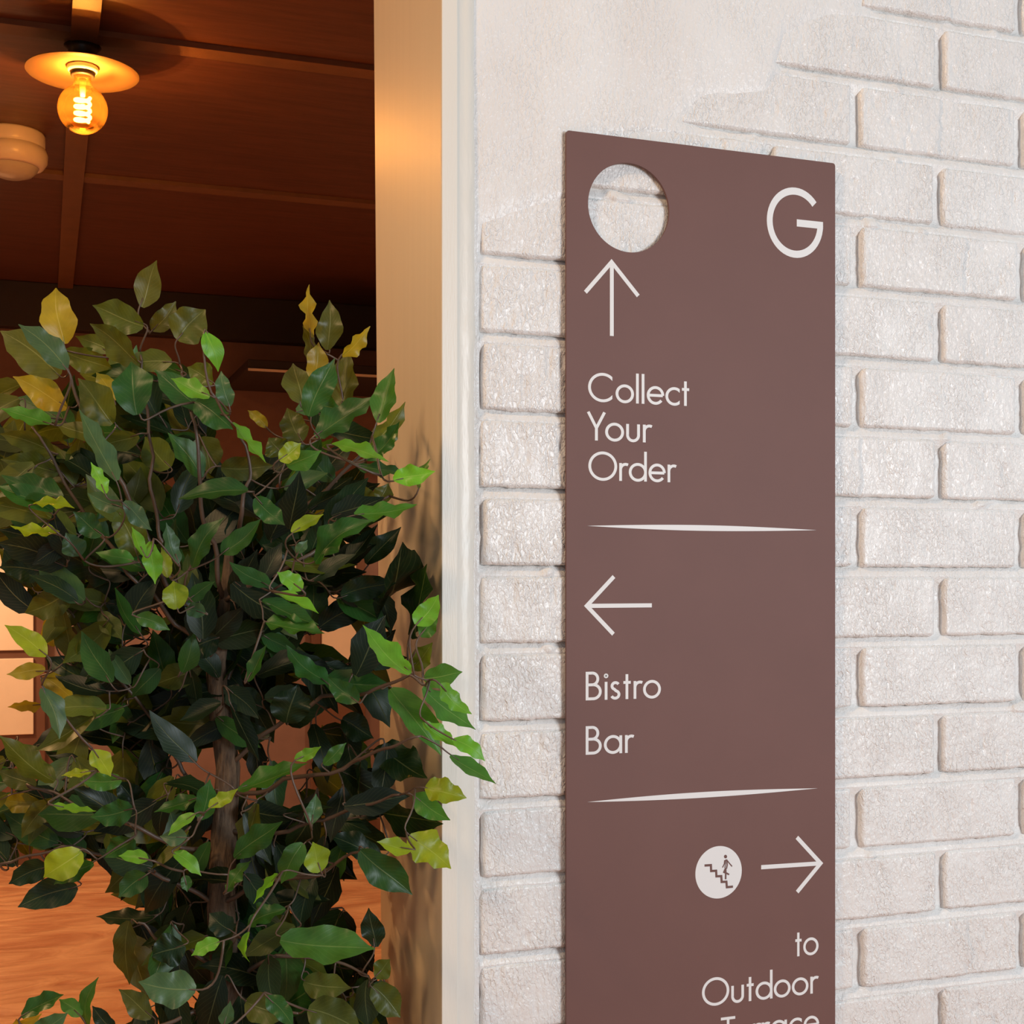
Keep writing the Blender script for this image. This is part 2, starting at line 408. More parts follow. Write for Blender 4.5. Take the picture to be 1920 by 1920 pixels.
# ------------------------------------------------------------------ sign
YS = -0.0075                                  # front face of the plate
def sg(px, py): p = at_y(px, py, YS); return (p.x, p.z)
sx0, sx1 = sg(1062, 900)[0], sg(1566, 900)[0]
sz1 = sg(1062, 244)[1]; sz0 = 0.46
hc = sg(1179.7, 389.3); hr = 0.0509
sign = tag(empty('wayfinding_sign', (sx0, YS, sz0)),
    'tall brown wayfinding sign plate with white lettering and arrows fixed on the white brick wall', 'sign')
def plate():
    cr = 0.0035; out = []
    for (cx, cz, a0) in ((sx1-cr, sz1-cr, 0), (sx0+cr, sz1-cr, 90), (sx0+cr, sz0+cr, 180), (sx1-cr, sz0+cr, 270)):
        for k in range(7):
            a = R_(a0+15*k); out.append((cx+cr*math.cos(a), cz+cr*math.sin(a)))
    N = 96; hole = [(hc[0]+hr*math.cos(2*math.pi*k/N), hc[1]+hr*math.sin(2*math.pi*k/N)) for k in range(N)]
    bm = bmesh.new()
    vo = [bm.verts.new((x, YS, z)) for x, z in out]; vh = [bm.verts.new((x, YS, z)) for x, z in hole]
    eo = [bm.edges.new((vo[i], vo[(i+1) % len(vo)])) for i in range(len(vo))]
    eh = [bm.edges.new((vh[i], vh[(i+1) % N])) for i in range(N)]
    bmesh.ops.triangle_fill(bm, use_beauty=True, use_dissolve=False, edges=eo+eh)
    fl = bm.faces[:]
    for f in fl:
        f.normal_update()
        if f.normal.y > 0: f.normal_flip()
    ret = bmesh.ops.extrude_face_region(bm, geom=fl)
    nv = [g for g in ret['geom'] if isinstance(g, bmesh.types.BMVert)]
    bmesh.ops.translate(bm, verts=nv, vec=(0, 0.0035, 0))
    bmesh.ops.recalc_face_normals(bm, faces=bm.faces)
    me = bpy.data.meshes.new('plate'); bm.to_mesh(me); bm.free()
    return link('plate', me, sign, [M['sign']])
pl = plate()
def reparent(o, p):
    o.parent = p; o.matrix_parent_inverse = Matrix.Translation(-Vector(p.location))
reparent(pl, sign)
for px_, pz_ in ((sx0+0.05, sz1-0.2), (sx1-0.05, sz1-0.2), (sx0+0.05, 0.9), (sx1-0.05, 0.9)):
    v, f = box_vf((px_-0.012, YS+0.0035, pz_-0.012), (px_+0.012, 0.002, pz_+0.012)); o = mesh('fixing_pad', v, f, M['black']); reparent(o, sign)

def stroke(pts, w, closed=False, cutv=False):
    """2D ribbon of constant width w along pts, mitred, butt ends -> verts, quads"""
    n = len(pts); L, Rr = [], []
    for i in range(n):
        p = Vector(pts[i])
        if closed: a, b = Vector(pts[i-1]), Vector(pts[(i+1) % n])
        else: a, b = Vector(pts[max(i-1, 0)]), Vector(pts[min(i+1, n-1)])
        d1 = (p-a) if (p-a).length > 1e-9 else (b-p); d2 = (b-p) if (b-p).length > 1e-9 else (p-a)
        d1.normalize(); d2.normalize(); n1 = Vector((-d1.y, d1.x)); n2 = Vector((-d2.y, d2.x))
        m_ = n1+n2; m_ = m_.normalized() if m_.length > 1e-6 else n1
        k = (w/2)/max(0.35, m_.dot(n1)); L.append(p+m_*k); Rr.append(p-m_*k)
    if cutv:
        for i, j in ((0, 1), (n-1, n-2)):
            d = (Vector(pts[i])-Vector(pts[j])).normalized()
            if abs(d.x) > 0.45:
                for A_ in (L, Rr): A_[i] = A_[i] + d*((pts[i][0]-A_[i].x)/d.x)
    vs = L+Rr; fs = [(i, i+1, n+i+1, n+i) for i in range(n-1)]
    if closed: fs.append((n-1, 0, n, 2*n-1))
    return vs, fs
def arc(cx, cy, rx, ry, a0, a1, n=22):
    return [(cx+rx*math.cos(R_(a0+(a1-a0)*k/n)), cy+ry*math.sin(R_(a0+(a1-a0)*k/n))) for k in range(n+1)]
SW = 0.1
def glyph(ch, sw=SW):
    """strokes (pts, closed) in cap-height units, and the width"""
    h = sw/2; xh = 0.64; r = xh/2 - h + 0.012
    if ch in 'oecadb': cy = xh/2; rr = xh/2+0.012-h; cx = rr+h
    if ch == 'O': return [(arc(0.52, 0.5, 0.52-h, 0.515-h, 0, 360, 48)[:-1], True)], 1.04
    if ch == 'C': return [(arc(0.52, 0.5, 0.52-h, 0.515-h, 43, 317, 40), False)], 0.93
    if ch == 'G': return [(arc(0.52, 0.5, 0.52-h, 0.515-h, 40, 352, 44) + [(1.04-h*0.98, 0.5-h+h)], False), ([(0.55, 0.455+0.045), (1.04-h*0.02, 0.5)], False)], 1.04
    if ch == 'T': return [([(0, 1-h), (0.56, 1-h)], False), ([(0.28, 0), (0.28, 1-h)], False)], 0.56
    if ch == 'Y': return [([(0.05, 1.0), (0.335, 0.44)], False), ([(0.62, 1.0), (0.335, 0.44)], False), ([(0.335, 0.47), (0.335, 0)], False)], 0.67
    if ch == 'B':
        a = 0.255
        return [([(h, 0), (h, 1)], False),
                ([(h, 1-h), (0.24, 1-h)] + arc(0.24, 1-h-(0.46-h)/2, 0.21-h*0.3, (0.46-h)/2, 90, -90, 16) + [(h, 0.54)], False),
                ([(h, 0.54), (0.27, 0.54)] + arc(0.27, 0.54-(0.54-h)/2, a, (0.54-h)/2, 90, -90, 18) + [(h, h)], False)], 0.58
    if ch == 'o': return [(arc(cx, cy, rr, rr, 0, 360, 40)[:-1], True)], 2*cx
    if ch == 'c': return [(arc(cx, cy, rr, rr, 46, 314, 32), False)], 1.62*cx
    if ch == 'e': return [(arc(cx, cy, rr*0.96, rr, 0, 322, 36), False), ([(h, cy), (2*rr*0.98+h*0.9, cy)], False)], 1.95*cx
    if ch == 'l': return [([(h, 0), (h, 1.06)], False)], sw
    if ch == 'i': return [([(h, 0), (h, xh-0.01)], False), (arc(h, 0.84, 0.032, 0.032, 0, 360, 14)[:-1], True)], sw
    if ch == 't': return [([(0.13, 0), (0.13, 0.88)], False), ([(0, xh-h), (0.27, xh-h)], False)], 0.27
    if ch == 'r': return [([(h, 0), (h, xh-0.01)], False), (arc(h+0.185, 0.40, 0.185, 0.19, 180, 62, 12), False)], 0.32
    if ch == 'u': return [([(h, xh-0.01), (h, 0.24)] + arc(0.245, 0.24, 0.245-h, 0.24-h+0.01, 180, 360, 20) + [(0.49-h, xh-0.01)], False)], 0.49
    if ch == 'd': return [(arc(cx, cy, rr, rr, 0, 360, 40)[:-1], True), ([(2*rr+h, 0), (2*rr+h, 1.06)], False)], 2*rr+2*h
    if ch == 'a': return [(arc(cx, cy, rr, rr, 0, 360, 40)[:-1], True), ([(2*rr+h, 0), (2*rr+h, xh-0.01)], False)], 2*rr+2*h
    if ch == 's':
        return [(arc(0.185, xh-0.165, 0.125, 0.125-0.006, 30, 250, 14) + arc(0.175, 0.175, 0.14, 0.13, 75, -155, 16), False)], 0.37
    raise KeyError(ch)
def flat_object(name, polys, mat, parent, lift=0.0003, y0=None, label=None):
    """2D ribbons on the sign face with a small thickness"""
    y0 = YS if y0 is None else y0
    vs, fs = [], []; 
    for q, (v, f) in enumerate(polys):
        o = len(vs); n = len(v); yy = y0 - lift - 0.00002*q
        vs += [(p[0], yy, p[1]) for p in v] + [(p[0], y0+0.0001, p[1]) for p in v]
        from collections import Counter
        ec = Counter(); dr = {}
        for t_ in f:
            for i in range(len(t_)):
                a, b = t_[i], t_[(i+1) % len(t_)]; ec[frozenset((a, b))] += 1; dr[frozenset((a, b))] = (a, b)
            fs.append(tuple(i+o for i in t_))
        for e_, c_ in ec.items():
            if c_ == 1:
                a, b = dr[e_]; fs.append((b+o, a+o, a+o+n, b+o+n))
    ob = mesh(name, vs, fs, mat); reparent(ob, parent)
    if label: ob['label'] = label
    return ob
GAP = {'default': 0.085}
def word(txt, pxl, pxr, base_px, cap, sw=SW, tag_label=None):
    gl = []; x = 0.0
    for k, ch in enumerate(txt):
        g, wd = glyph(ch, sw)
        gap = 0.105
        if k:
            p = txt[k-1]
            if p in 'oecOCr' or ch in 'oecOCad': gap = 0.075
            if p in 'oecOCdr' and ch in 'oecOC': gap = 0.05
            if p == 'Y' or p == 'T': gap = -0.03
            if p == 'r': gap = 0.03
            x += gap
        gl.append((g, x)); x += wd
    xl, xr = sg(pxl, base_px[1])[0], sg(pxr, base_px[1])[0]; sx = (xr-xl)/x; zb = sg(*base_px)[1]
    for gl_i, (g, gx) in enumerate(gl):
        polys = []
        for pts, cl in g:
            v, f = stroke(pts, sw, cl, txt[gl_i] in 'Cc')
            polys.append(([(xl+(p[0]+gx)*sx, zb+p[1]*cap) for p in v], f))
        flat_object('letter', polys, M['white_vinyl'], sign)
    return sx
CAPH = 0.0322
for a in (('Collect', 1102.5, 1292, (1190, 756.4)), ('Your', 1100, 1222, (1120, 826.1)), ('Order', 1103, 1267.5, (1164, 901.7)),
          ('Bistro', 1098, 1239, (1100, 1313.2)), ('Bar', 1098, 1188, (1100, 1415.2)), ('to', 1491, 1534.5, (1496, 1793)),
          ('Outdoor', 1316, 1534, (1405, 1877)), ('Terrace', 1351.5, 1535.5, (1365, 1958))):
    word(*a, CAPH)
word('G', 1437.6, 1543, (1490, 481.5), 0.0815, 0.105)
def line_px(name, segs, wpx, mat=None, lift=0.0003, label=None, y0=None):
    polys = []
    for pts in segs:
        q = [sg(*p) for p in pts]; v, f = stroke(q, wpx); polys.append(([tuple(p) for p in v], f))
    return flat_object(name, polys, mat or M['white_vinyl'], sign, lift, y0, label)
w_ = 0.0047
line_px('arrow', [[(1097.5, 548), (1146.6, 491.5), (1196.5, 555)], [(1147, 496), (1147, 630)]], w_)
line_px('arrow', [[(1151, 1081), (1100, 1136), (1150, 1189)], [(1104, 1136), (1222, 1135)]], w_)
line_px('arrow', [[(1494, 1570), (1538.5, 1618.6), (1494.5, 1672.5)], [(1427, 1626), (1534, 1619)]], w_*1.06)
def sliver(x0_, y0_, x1_, y1_, tpx, bul):
    a, b = Vector(sg(x0_, y0_)), Vector(sg(x1_, y1_)); n = 30; up, dn = [], []
    for k in range(n+1):
        t = k/n; p = a.lerp(b, t); e = math.sin(math.pi*t**0.95)
        up.append((p.x, p.y + tpx*bul*e)); dn.append((p.x, p.y - tpx*(1-bul)*e))
    vs = up+dn; fs = [(i, n+1+i, n+2+i, i+1) for i in range(n)]
    return flat_object('divider', [(vs, [t[::-1] for t in fs])], M['white_vinyl'], sign)
sliver(1101, 986, 1531, 994, 0.0066, 0.5); sliver(1101.5, 1503.8, 1533, 1478, 0.0066, 0.55)
dc = sg(1347.4, 1635.4); dr_ = 0.0306
N = 64; dv = [(dc[0]+dr_*math.cos(2*math.pi*k/N), dc[1]+dr_*math.sin(2*math.pi*k/N)) for k in range(N)]
disc = flat_object('stair_symbol', [(dv, [tuple(range(N))])], M['white_vinyl'], sign, label='white disc with a brown figure walking down stairs')
zz = lambda x, y: (1280 + x/6.857, 1540 + y/6.857)
YD = YS-0.0003
def line_sym(segs, wpx, nm):
    o = line_px(nm, [[zz(*p) for p in s_] for s_ in segs], wpx/6.857/1595, M['disc_brown'], 0.0003, y0=YD); o.parent = disc
    o.matrix_parent_inverse = (Matrix.Identity(4)) ; o.matrix_parent_inverse = disc.matrix_parent_inverse.copy(); o.matrix_parent_inverse = Matrix.Identity(4)
    return o
line_sym([[(280, 567), (361, 562), (364, 638), (428, 634), (432, 706), (494, 703), (499, 778), (560, 775), (566, 846), (644, 838)]], 29, 'stair_line')
hd = [(549+21*math.cos(2*math.pi*k/18)*0.92, 452+23*math.sin(2*math.pi*k/18)) for k in range(18)]
hv = [sg(*zz(*p)) for p in hd]
body = [stroke([sg(*zz(*p)) for p in s_], wp/6.857/1595) for s_, wp in (
    ([(568, 500), (600, 540), (632, 578)], 14), ([(538, 498), (534, 545), (510, 592)], 13), ([(550, 500), (548, 545), (540, 600)], 10),
    ([(566, 500), (570, 560), (560, 608)], 17), ([(548, 498), (572, 498)], 18), ([(550, 598), (552, 650), (550, 743)], 20), ([(546, 610), (528, 652), (560, 664), (594, 682)], 20))]
fo = flat_object('walking_figure', [(hv, [tuple(range(17, -1, -1))])] + [([tuple(p) for p in v], f) for v, f in body], M['disc_brown'], sign, 0.0003, YD)
fo.parent = disc; fo.matrix_parent_inverse = Matrix.Identity(4)

# ------------------------------------------------------------------ the room beyond
H = 2.63; YBK = 5.11
fl = box('floor', (-3.2, -4.0, -0.1), (3.4, YBK+0.1, 0.0), M['floor']); tag(fl, kind='structure')
ceil = tag(empty('ceiling', (0, 0, H)), kind='structure')
rot = math.atan2(at_h(124, 500, H).x - at_h(161, 0, H).x, at_h(124, 500, H).y - at_h(161, 0, H).y)
P0 = at_h(158, 62, H)                        # crossing of battens above the lamp
dn = Vector((math.sin(rot), math.cos(rot), 0)).normalized(); da = Vector((dn.y, -dn.x, 0))
q1 = at_h(430, 355, H); SP = (q1-P0).dot(dn)
print('batten spacing', SP, 'rot', math.degrees(rot), P0)
def in_ceil(u, v): return P0 + da*u + dn*v
# ceiling cut to the room: panels are laid between battens
u_lines = [-3.7, -1.85, 0, 1.85, 3.7]; v_lines = [P0y for P0y in [-2*SP, -SP, 0, SP, 2.6*SP]]
def quadbox(name, cs, z0_, z1_, mat, par):
    vs = [(c.x, c.y, z0_) for c in cs] + [(c.x, c.y, z1_) for c in cs]
    o = mesh(name, vs, [(0,1,2,3)[::-1], (4,5,6,7), (0,1,5,4), (1,2,6,5), (2,3,7,6), (3,0,4,7)], mat)
    reparent(o, par); return o
for u0, u1 in zip(u_lines, u_lines[1:]):
    for v0, v1 in zip(v_lines, v_lines[1:]):
        cs = [in_ceil(u0+.002, v0+.002), in_ceil(u1-.002, v0+.002), in_ceil(u1-.002, v1-.002), in_ceil(u0+.002, v1-.002)]
        if max(c.y for c in cs) < 0.25 or min(c.y for c in cs) > YBK: continue
        cs = [Vector((c.x, max(0.1, min(YBK+0.05, c.y)), 0)) for c in cs]
        quadbox('ceiling_panel', cs, H, H+0.012, M['ceil'], ceil)
bw = 0.032
for v0 in v_lines:
    a, b = in_ceil(-3.6, v0), in_ceil(3.6, v0)
    if a.y > YBK-0.1 and b.y > YBK-0.1 or max(a.y, b.y) < 0.3: continue
    quadbox('batten', [a-dn*bw, b-dn*bw, b+dn*bw, a+dn*bw], H-0.014, H+0.001, M['batten'], ceil)
for u0 in u_lines:
    a, b = in_ceil(u0, -1.6), in_ceil(u0, 3.2)
    tt = (YBK-0.06-a.y)/(b.y-a.y); b = a.lerp(b, min(1, tt)); tt = (0.26-a.y)/(b.y-a.y); a = a.lerp(b, max(0, tt))
    quadbox('batten', [a-da*bw, a+da*bw, b+da*bw, b-da*bw], H-0.02, H+0.001, M['batten'], ceil)
quadbox('ceiling_deck', [Vector((-3.3, 0.1, 0)), Vector((3.5, 0.1, 0)), Vector((3.5, YBK+0.1, 0)), Vector((-3.3, YBK+0.1, 0))], H+0.013, H+0.06, M['ceil'], ceil)
box('ceiling_beam_dummy', (0,0,0), (0.01,0.01,0.01), M['beam']).name = 'tmp'
bpy.data.objects.remove(bpy.data.objects['tmp'])
wb = tag(empty('wall_back', (0, YBK, 0)), kind='structure')
o = box('wall_panel', (-3.2, YBK, 0), (3.4, YBK+0.1, H), M['backwall']); reparent(o, wb)
z_beam = at_y(350, 632, YBK-0.07).z
bm_ = box('trim_3', (-3.2, YBK-0.07, z_beam), (3.4, YBK, H), M['beam'], None, 0.004); tag(bm_, kind='structure')
bb = box('baseboard_back', (-3.2, YBK-0.018, 0), (3.4, YBK, 0.11), M['frame_wood'], None, 0.003); tag(bb, kind='structure')
o = box('wall_side', (3.4, -0.001, 0), (3.5, YBK+0.1, H), M['plain_wall']); o.name = 'wall_far_right'; tag(o, kind='structure')
o = box('wall_far_left', (-3.3, -0.001, 0), (-3.2, YBK+0.1, H), M['plain_wall']); tag(o, kind='structure')
o = box('wall_left', (-3.2, 0.0, 0), (-0.75, 0.235, 3.0), M['plain_wall']); tag(o, kind='structure')
o = box('wall_above_doorway', (-0.75, 0.0, 2.72), (XC, 0.235, 3.0), M['plain_wall']); tag(o, kind='structure')
o = box('door_head', (-0.75, 0.0, 2.64), (XC, 0.235, 2.72), M['jamb']); o.name = 'trim_4'; tag(o, kind='structure')

# pale framed wall panels on the back wall (left one large, one narrow behind the plant)
def framed(px0, px1, rails, label, nm):
    Yf = YBK-0.05
    x0, x1 = at_y(px0, 1100, Yf).x, at_y(px1, 1100, Yf).x
    e = tag(empty(nm, ((x0+x1)/2, YBK, 0.12)), label, 'cupboard')
    ztop, zbot = at_y((px0+px1)/2, rails[0], Yf).z, at_y((px0+px1)/2, rails[-1], Yf).z
    o = box('carcass', (x0-0.05, Yf+0.012, 0.0), (x1+0.05, YBK-0.004, ztop+0.05), M['frame_wood'], None, 0.003); reparent(o, e)
    zs = [at_y((px0+px1)/2, r_, Yf).z for r_ in rails]
    for a, b in zip(zs, zs[1:]):
        o = box('door', (x0, Yf, b+0.018), (x1, Yf+0.02, a-0.018), M['pale_panel'], None, 0.003); reparent(o, e)
    return e
framed(-560, 63, [922, 1232, 1396], 'pale panelled cupboard in a brown frame, at the left behind the plant', 'cupboard')
framed(604, 668, [990, 1245], 'narrow pale cupboard glimpsed through the right of the foliage', 'cupboard')
zl = at_y(0, 838, YBK-0.12)
o = box('wall_shelf', (-3.1, YBK-0.14, zl.z-0.02), (at_y(150, 838, YBK-0.12).x, YBK, zl.z+0.02), M['beam'], None, 0.003)
tag(o, 'dark narrow shelf on the back wall above the pale cupboard', 'shelf')
# overhead box with a metal lower edge
c0 = at_y(465, 695, 4.40)
hb = tag(empty('overhead_shelf', (c0.x, 4.4, c0.z)), 'brown overhead shelf with a thin metal front edge, high on the back wall', 'shelf')
o = box('board', (c0.x, 4.40, c0.z+0.012), (2.9, YBK-0.004, c0.z+0.05), M['beam'], None, 0.003); reparent(o, hb)
o = box('metal_edge', (c0.x, 4.392, c0.z), (2.9, 4.40, c0.z+0.010), M['plastic']); reparent(o, hb)

# ------------------------------------------------------------------ lamp with disc shade
LZ = 3.36; bc = at_z(155, 205, LZ); br = 0.0605
lamp = tag(empty('ceiling_lamp', (bc.x, bc.y, H)), 'flat disc shade ceiling lamp with a glowing amber globe bulb, under the dark batten crossing', 'lamp')
def lp(o): reparent(o, lamp); return o
zs_ = at_z(152, 133, LZ).z
dr2 = 0.136
lp(lathe('shade', [(0.02, zs_+0.016), (0.05, zs_+0.014), (dr2*0.6, zs_+0.006), (dr2, zs_-0.004), (dr2+0.001, zs_-0.005), (dr2, zs_-0.006), (dr2*0.6, zs_+0.003), (0.05, zs_+0.010), (0.02, zs_+0.012)], 72, M['shade'], None, (bc.x, bc.y, 0)))
lp(lathe('canopy', [(0.0, zs_+0.010), (0.034, zs_+0.012), (0.034, H-0.03), (0.045, H-0.019), (0.0, H-0.019)], 40, M['black'], None, (bc.x, bc.y, 0)))
so_ = lp(lathe('lamp_holder', [(0.026, zs_+0.014), (0.037, zs_+0.010), (0.038, zs_+0.002), (0.033, zs_-0.004), (0.029, zs_-0.004), (0.028, zs_+0.004)], 44, M['porcelain'], None, (bc.x, bc.y, 0)))
o = lathe('holder_liner', [(0.030, zs_-0.003), (0.029, zs_-0.013), (0.024, zs_-0.016), (0.022, zs_-0.003)], 40, M['black'], None, (bc.x, bc.y, 0)); reparent(o, lamp)
prof = []
for k in range(24):
    a = math.pi*(k/23)*0.86; prof.append((max(0.0004, br*math.sin(a)), bc.z - br*math.cos(a)))
prof += [(0.0225, bc.z+br*1.02), (0.0205, bc.z+br*1.12), (0.0205, zs_-0.012)]
gl = lp(lathe('bulb', prof, 48, M['bulb'], None, (bc.x, bc.y, 0)))
pts, T = [], 150
for k in range(T):
    t = k/(T-1); a = t*2*math.pi*3.9; pts.append(Vector((bc.x + 0.0175*math.cos(a), bc.y + 0.0175*math.sin(a), bc.z+0.030-0.064*t)))
v, f = tube(pts, [0.0046]*T, 8); o = mesh('filament', v, f, M['filament'], None, True); reparent(o, lamp)
v, f = tube([Vector((bc.x, bc.y, bc.z+0.032)), Vector((bc.x, bc.y, zs_-0.02))], [0.006, 0.009], 12); o = mesh('stem', v, f, M['shade'], None, True); reparent(o, lamp)
li = light('bulb_glow', 'POINT', (bc.x, bc.y, bc.z), 25, (1.0, 0.50, 0.17), 0.013)
# round white fitting
sc_ = at_h(22, 250, H)
fit = tag(empty('ceiling_fitting', (sc_.x, sc_.y, H)), 'round white ceiling fitting with a frosted dome, at the far left below the lamp', 'light fitting')
def fp(o): reparent(o, fit); return o
lc = (sc_.x, sc_.y, H)
fp(lathe('base', [(0.0, 0.0), (0.093, 0.0), (0.096, -0.006), (0.096, -0.036), (0.092, -0.045), (0.0, -0.045)], 64, M['plastic'], None, lc))
fp(lathe('ring', [(0.088, -0.040), (0.098, -0.046), (0.104, -0.062), (0.102, -0.084), (0.092, -0.099), (0.080, -0.104), (0.077, -0.100)], 64, M['plastic'], None, lc))
fp(lathe('dome', [(0.079, -0.096), (0.074, -0.110), (0.060, -0.124), (0.036, -0.133), (0.0005, -0.136)], 56, M['frost'], None, lc))

# ------------------------------------------------------------------ the artificial ficus
plant = empty('potted_ficus', (0.2, 0.10, 0))
tag(plant, 'bushy artificial ficus with green and lime leaves standing in the doorway', 'plant')
def pp(o): reparent(o, plant); return o
TINT = {'H': (72, 126, 46), 'L': (104, 168, 46), 'Y': (150, 140, 36), 'V': (138, 160, 30), 'G': (48, 94, 38), 'B': (72, 108, 72), 'O': (86, 98, 32), 'D': (30, 54, 28), 'K': (22, 38, 22)}  # leaf greens; lit look and inner-crown shade partly put into these colours
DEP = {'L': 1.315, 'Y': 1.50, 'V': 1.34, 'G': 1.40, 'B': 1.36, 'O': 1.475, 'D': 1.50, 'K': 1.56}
HERO = """
120 645 106 537 58 Y|125 692 35 607 42 B|112 705 0 620 72 O|122 655 212 697 44 O|262 574 298 490 44 O|270 607 172 577 54 O|285 620 330 565 36 O|332 637 385 580 66 O|388 622 407 697 34 L
207 662 142 627 30 O|260 677 165 612 44 O|262 777 240 677 66 G|127 762 22 710 48 Y|215 752 180 698 36 Y|215 792 142 712 58 O|395 742 318 712 34 L|380 762 285 695 42 G|400 717 350 690 44 O
430 762 415 695 30 B|365 755 438 802 52 G|434 792 502 866 17 L|218 902 152 765 28 B|262 857 192 832 44 D|367 828 300 847 34 D|320 876 270 820 56 O|375 820 396 888 58 O|95 795 0 764 24 G
105 850 0 814 38 O|110 882 0 866 44 O|188 880 92 856 48 D|114 938 5 884 46 G|96 962 -4 905 38 G|60 946 141 950 20 V|197 926 172 866 24 L|226 950 163 925 33 B|230 943 287 992 30 B
107 1002 22 980 25 V|150 1042 125 998 40 B|192 1002 135 962 38 G|272 1042 245 988 20 L|286 1015 287 1096 33 L|336 1056 310 980 24 B|358 1060 420 972 32 G|416 1038 487 972 32 G|250 1052 180 1033 24 G
318 1082 300 1027 24 V|258 1042 215 955 56 O|506 1100 432 1050 28 G|566 1106 520 1072 33 L|333 1142 323 1088 46 V|350 1126 403 1092 25 G|490 1128 600 1166 21 G|515 1112 598 1150 20 L|500 1166 608 1188 22 G
582 632 586 534 17 Y|618 656 614 562 42 O|640 666 697 615 22 Y|585 712 600 642 38 Y|563 757 553 680 54 O|583 782 623 670 50 G|640 767 657 652 43 O|580 682 570 610 20 O|706 792 742 690 36 G
590 817 706 742 40 G|695 842 759 752 32 O|687 862 747 790 28 G|620 834 731 862 25 L|523 862 566 832 34 V|540 877 600 842 36 G|670 872 762 890 16 G|738 902 815 880 36 L|785 916 806 860 10 G
698 952 660 905 34 O|712 946 726 905 32 O|590 966 646 928 24 Y|548 1000 605 962 24 V|665 966 781 942 20 G|590 1052 700 975 38 G|565 1012 740 957 26 D|553 1052 492 1020 33 D|558 1038 575 1012 18 B
480 932 532 986 38 G|415 874 513 876 46 O|465 922 333 930 26 G|500 802 465 768 20 Y|530 852 505 820 44 O|566 827 538 765 48 O|780 1172 822 1115 40 L|787 1192 823 1152 33 G|768 1192 798 1060 26 D
772 1262 678 1170 42 L|615 1282 540 1205 32 G|671 1317 615 1267 38 G|795 1269 867 1263 42 G|825 1283 887 1337 33 L|795 1285 892 1371 32 G|735 1290 826 1417 48 G|795 1352 854 1402 28 L|850 1386 910 1426 31 L
845 1415 929 1472 20 G|797 1477 875 1494 46 V|775 1492 845 1536 38 G|717 1522 830 1549 42 D|700 1406 806 1452 52 D|768 1566 845 1630 60 V|770 1592 707 1580 30 V|680 1590 769 1683 56 G|716 1602 612 1570 40 D
602 1634 584 1580 46 V|570 1582 525 1656 42 G|492 1326 410 1286 48 D|540 1356 556 1282 68 D|505 1382 392 1378 44 D|553 1426 600 1397 22 L|447 1478 576 1433 22 G|393 1516 444 1476 24 V|373 1536 396 1462 38 G
366 1526 315 1566 20 L|370 1496 288 1523 20 G|248 1516 168 1531 46 G|228 1460 150 1466 33 G|175 1406 207 1456 36 V|100 1510 181 1520 12 L|98 1496 42 1573 38 O|151 1594 82 1648 58 V|175 1616 100 1662 33 G
92 1624 15 1658 42 D|145 1662 33 1702 54 D|278 1612 222 1604 26 L|325 1600 379 1640 27 L|275 1640 222 1682 43 G|250 1571 198 1612 42 G|423 1669 471 1614 20 G|440 1612 528 1535 36 G|522 1640 475 1694 12 L
535 1701 458 1745 26 G|290 1716 178 1721 22 D|246 1728 237 1846 38 O|346 1771 282 1796 54 D|367 1856 260 1840 62 B|286 1906 220 1858 38 O|412 1766 358 1790 27 L|435 1746 392 1712 42 D|527 1756 703 1785 60 G
702 1776 695 1702 38 D|570 1838 658 1855 48 O|703 1832 733 1800 33 O|697 1851 753 1906 50 O|577 1894 682 1932 66 O|462 1876 546 1906 54 O|500 1868 551 1926 33 G|420 1922 430 1877 24 B|466 1746 466 1807 8 L
345 1642 352 1672 20 G|40 1906 118 1862 28 G|165 1926 180 1833 20 G|152 1906 112 1872 28 G|25 1926 76 1900 22 Y|65 1936 126 1900 38 B|215 1931 172 1887 28 D|88 1229 8 1172 40 V|105 1211 85 1150 36 Y
85 1258 12 1261 28 Y|80 1272 141 1312 38 Y|76 1321 13 1327 17 Y|186 1281 85 1232 46 D|80 1290 111 1386 33 B|181 1346 62 1401 40 O|230 1399 150 1373 27 K|106 1461 -6 1380 40 O|66 1476 -4 1440 34 O
76 1501 -2 1505 36 Y|170 1446 115 1456 15 V|262 1521 218 1465 46 D|320 1511 258 1465 54 K|191 1596 55 1555 54 K|221 1226 110 1172 36 K|192 1146 226 1201 34 O|136 1106 45 1149 54 O|82 1071 -2 1065 46 D
101 1031 -2 988 36 D|201 1086 55 1015 42 D|408 1196 336 1232 52 D|385 1151 347 1140 28 B|200 1130 263 1141 30 D|255 1156 319 1181 28 G|463 1276 502 1210 19 G|640 1351 702 1381 46 D|605 1431 651 1395 24 G
770 1251 813 1207 36 O|585 1546 590 1488 28 B|350 1571 300 1566 30 B|640 1120 742 1090 44 D|600 1180 700 1120 50 K|660 1240 740 1180 44 K|560 1090 660 1075 40 K|730 1120 760 1020 38 K|690 1060 748 985 36 D"""
heroes = []
for tok in HERO.replace('\n', '|').split('|'):
    q = tok.split()
    if len(q) == 6: heroes.append((*map(float, q[:5]), q[5]))
def clear(P, mar=0.02):
    """keep foliage out of the wall: left of the reveal, or in front of the wall face"""
    if P.x > XC - mar and P.y > -0.03:
        d = P - CAM; t = (-0.035 - CAM.y)/d.y
        Q = CAM + d*t
        return Q
    return P
rl = random.Random(5)
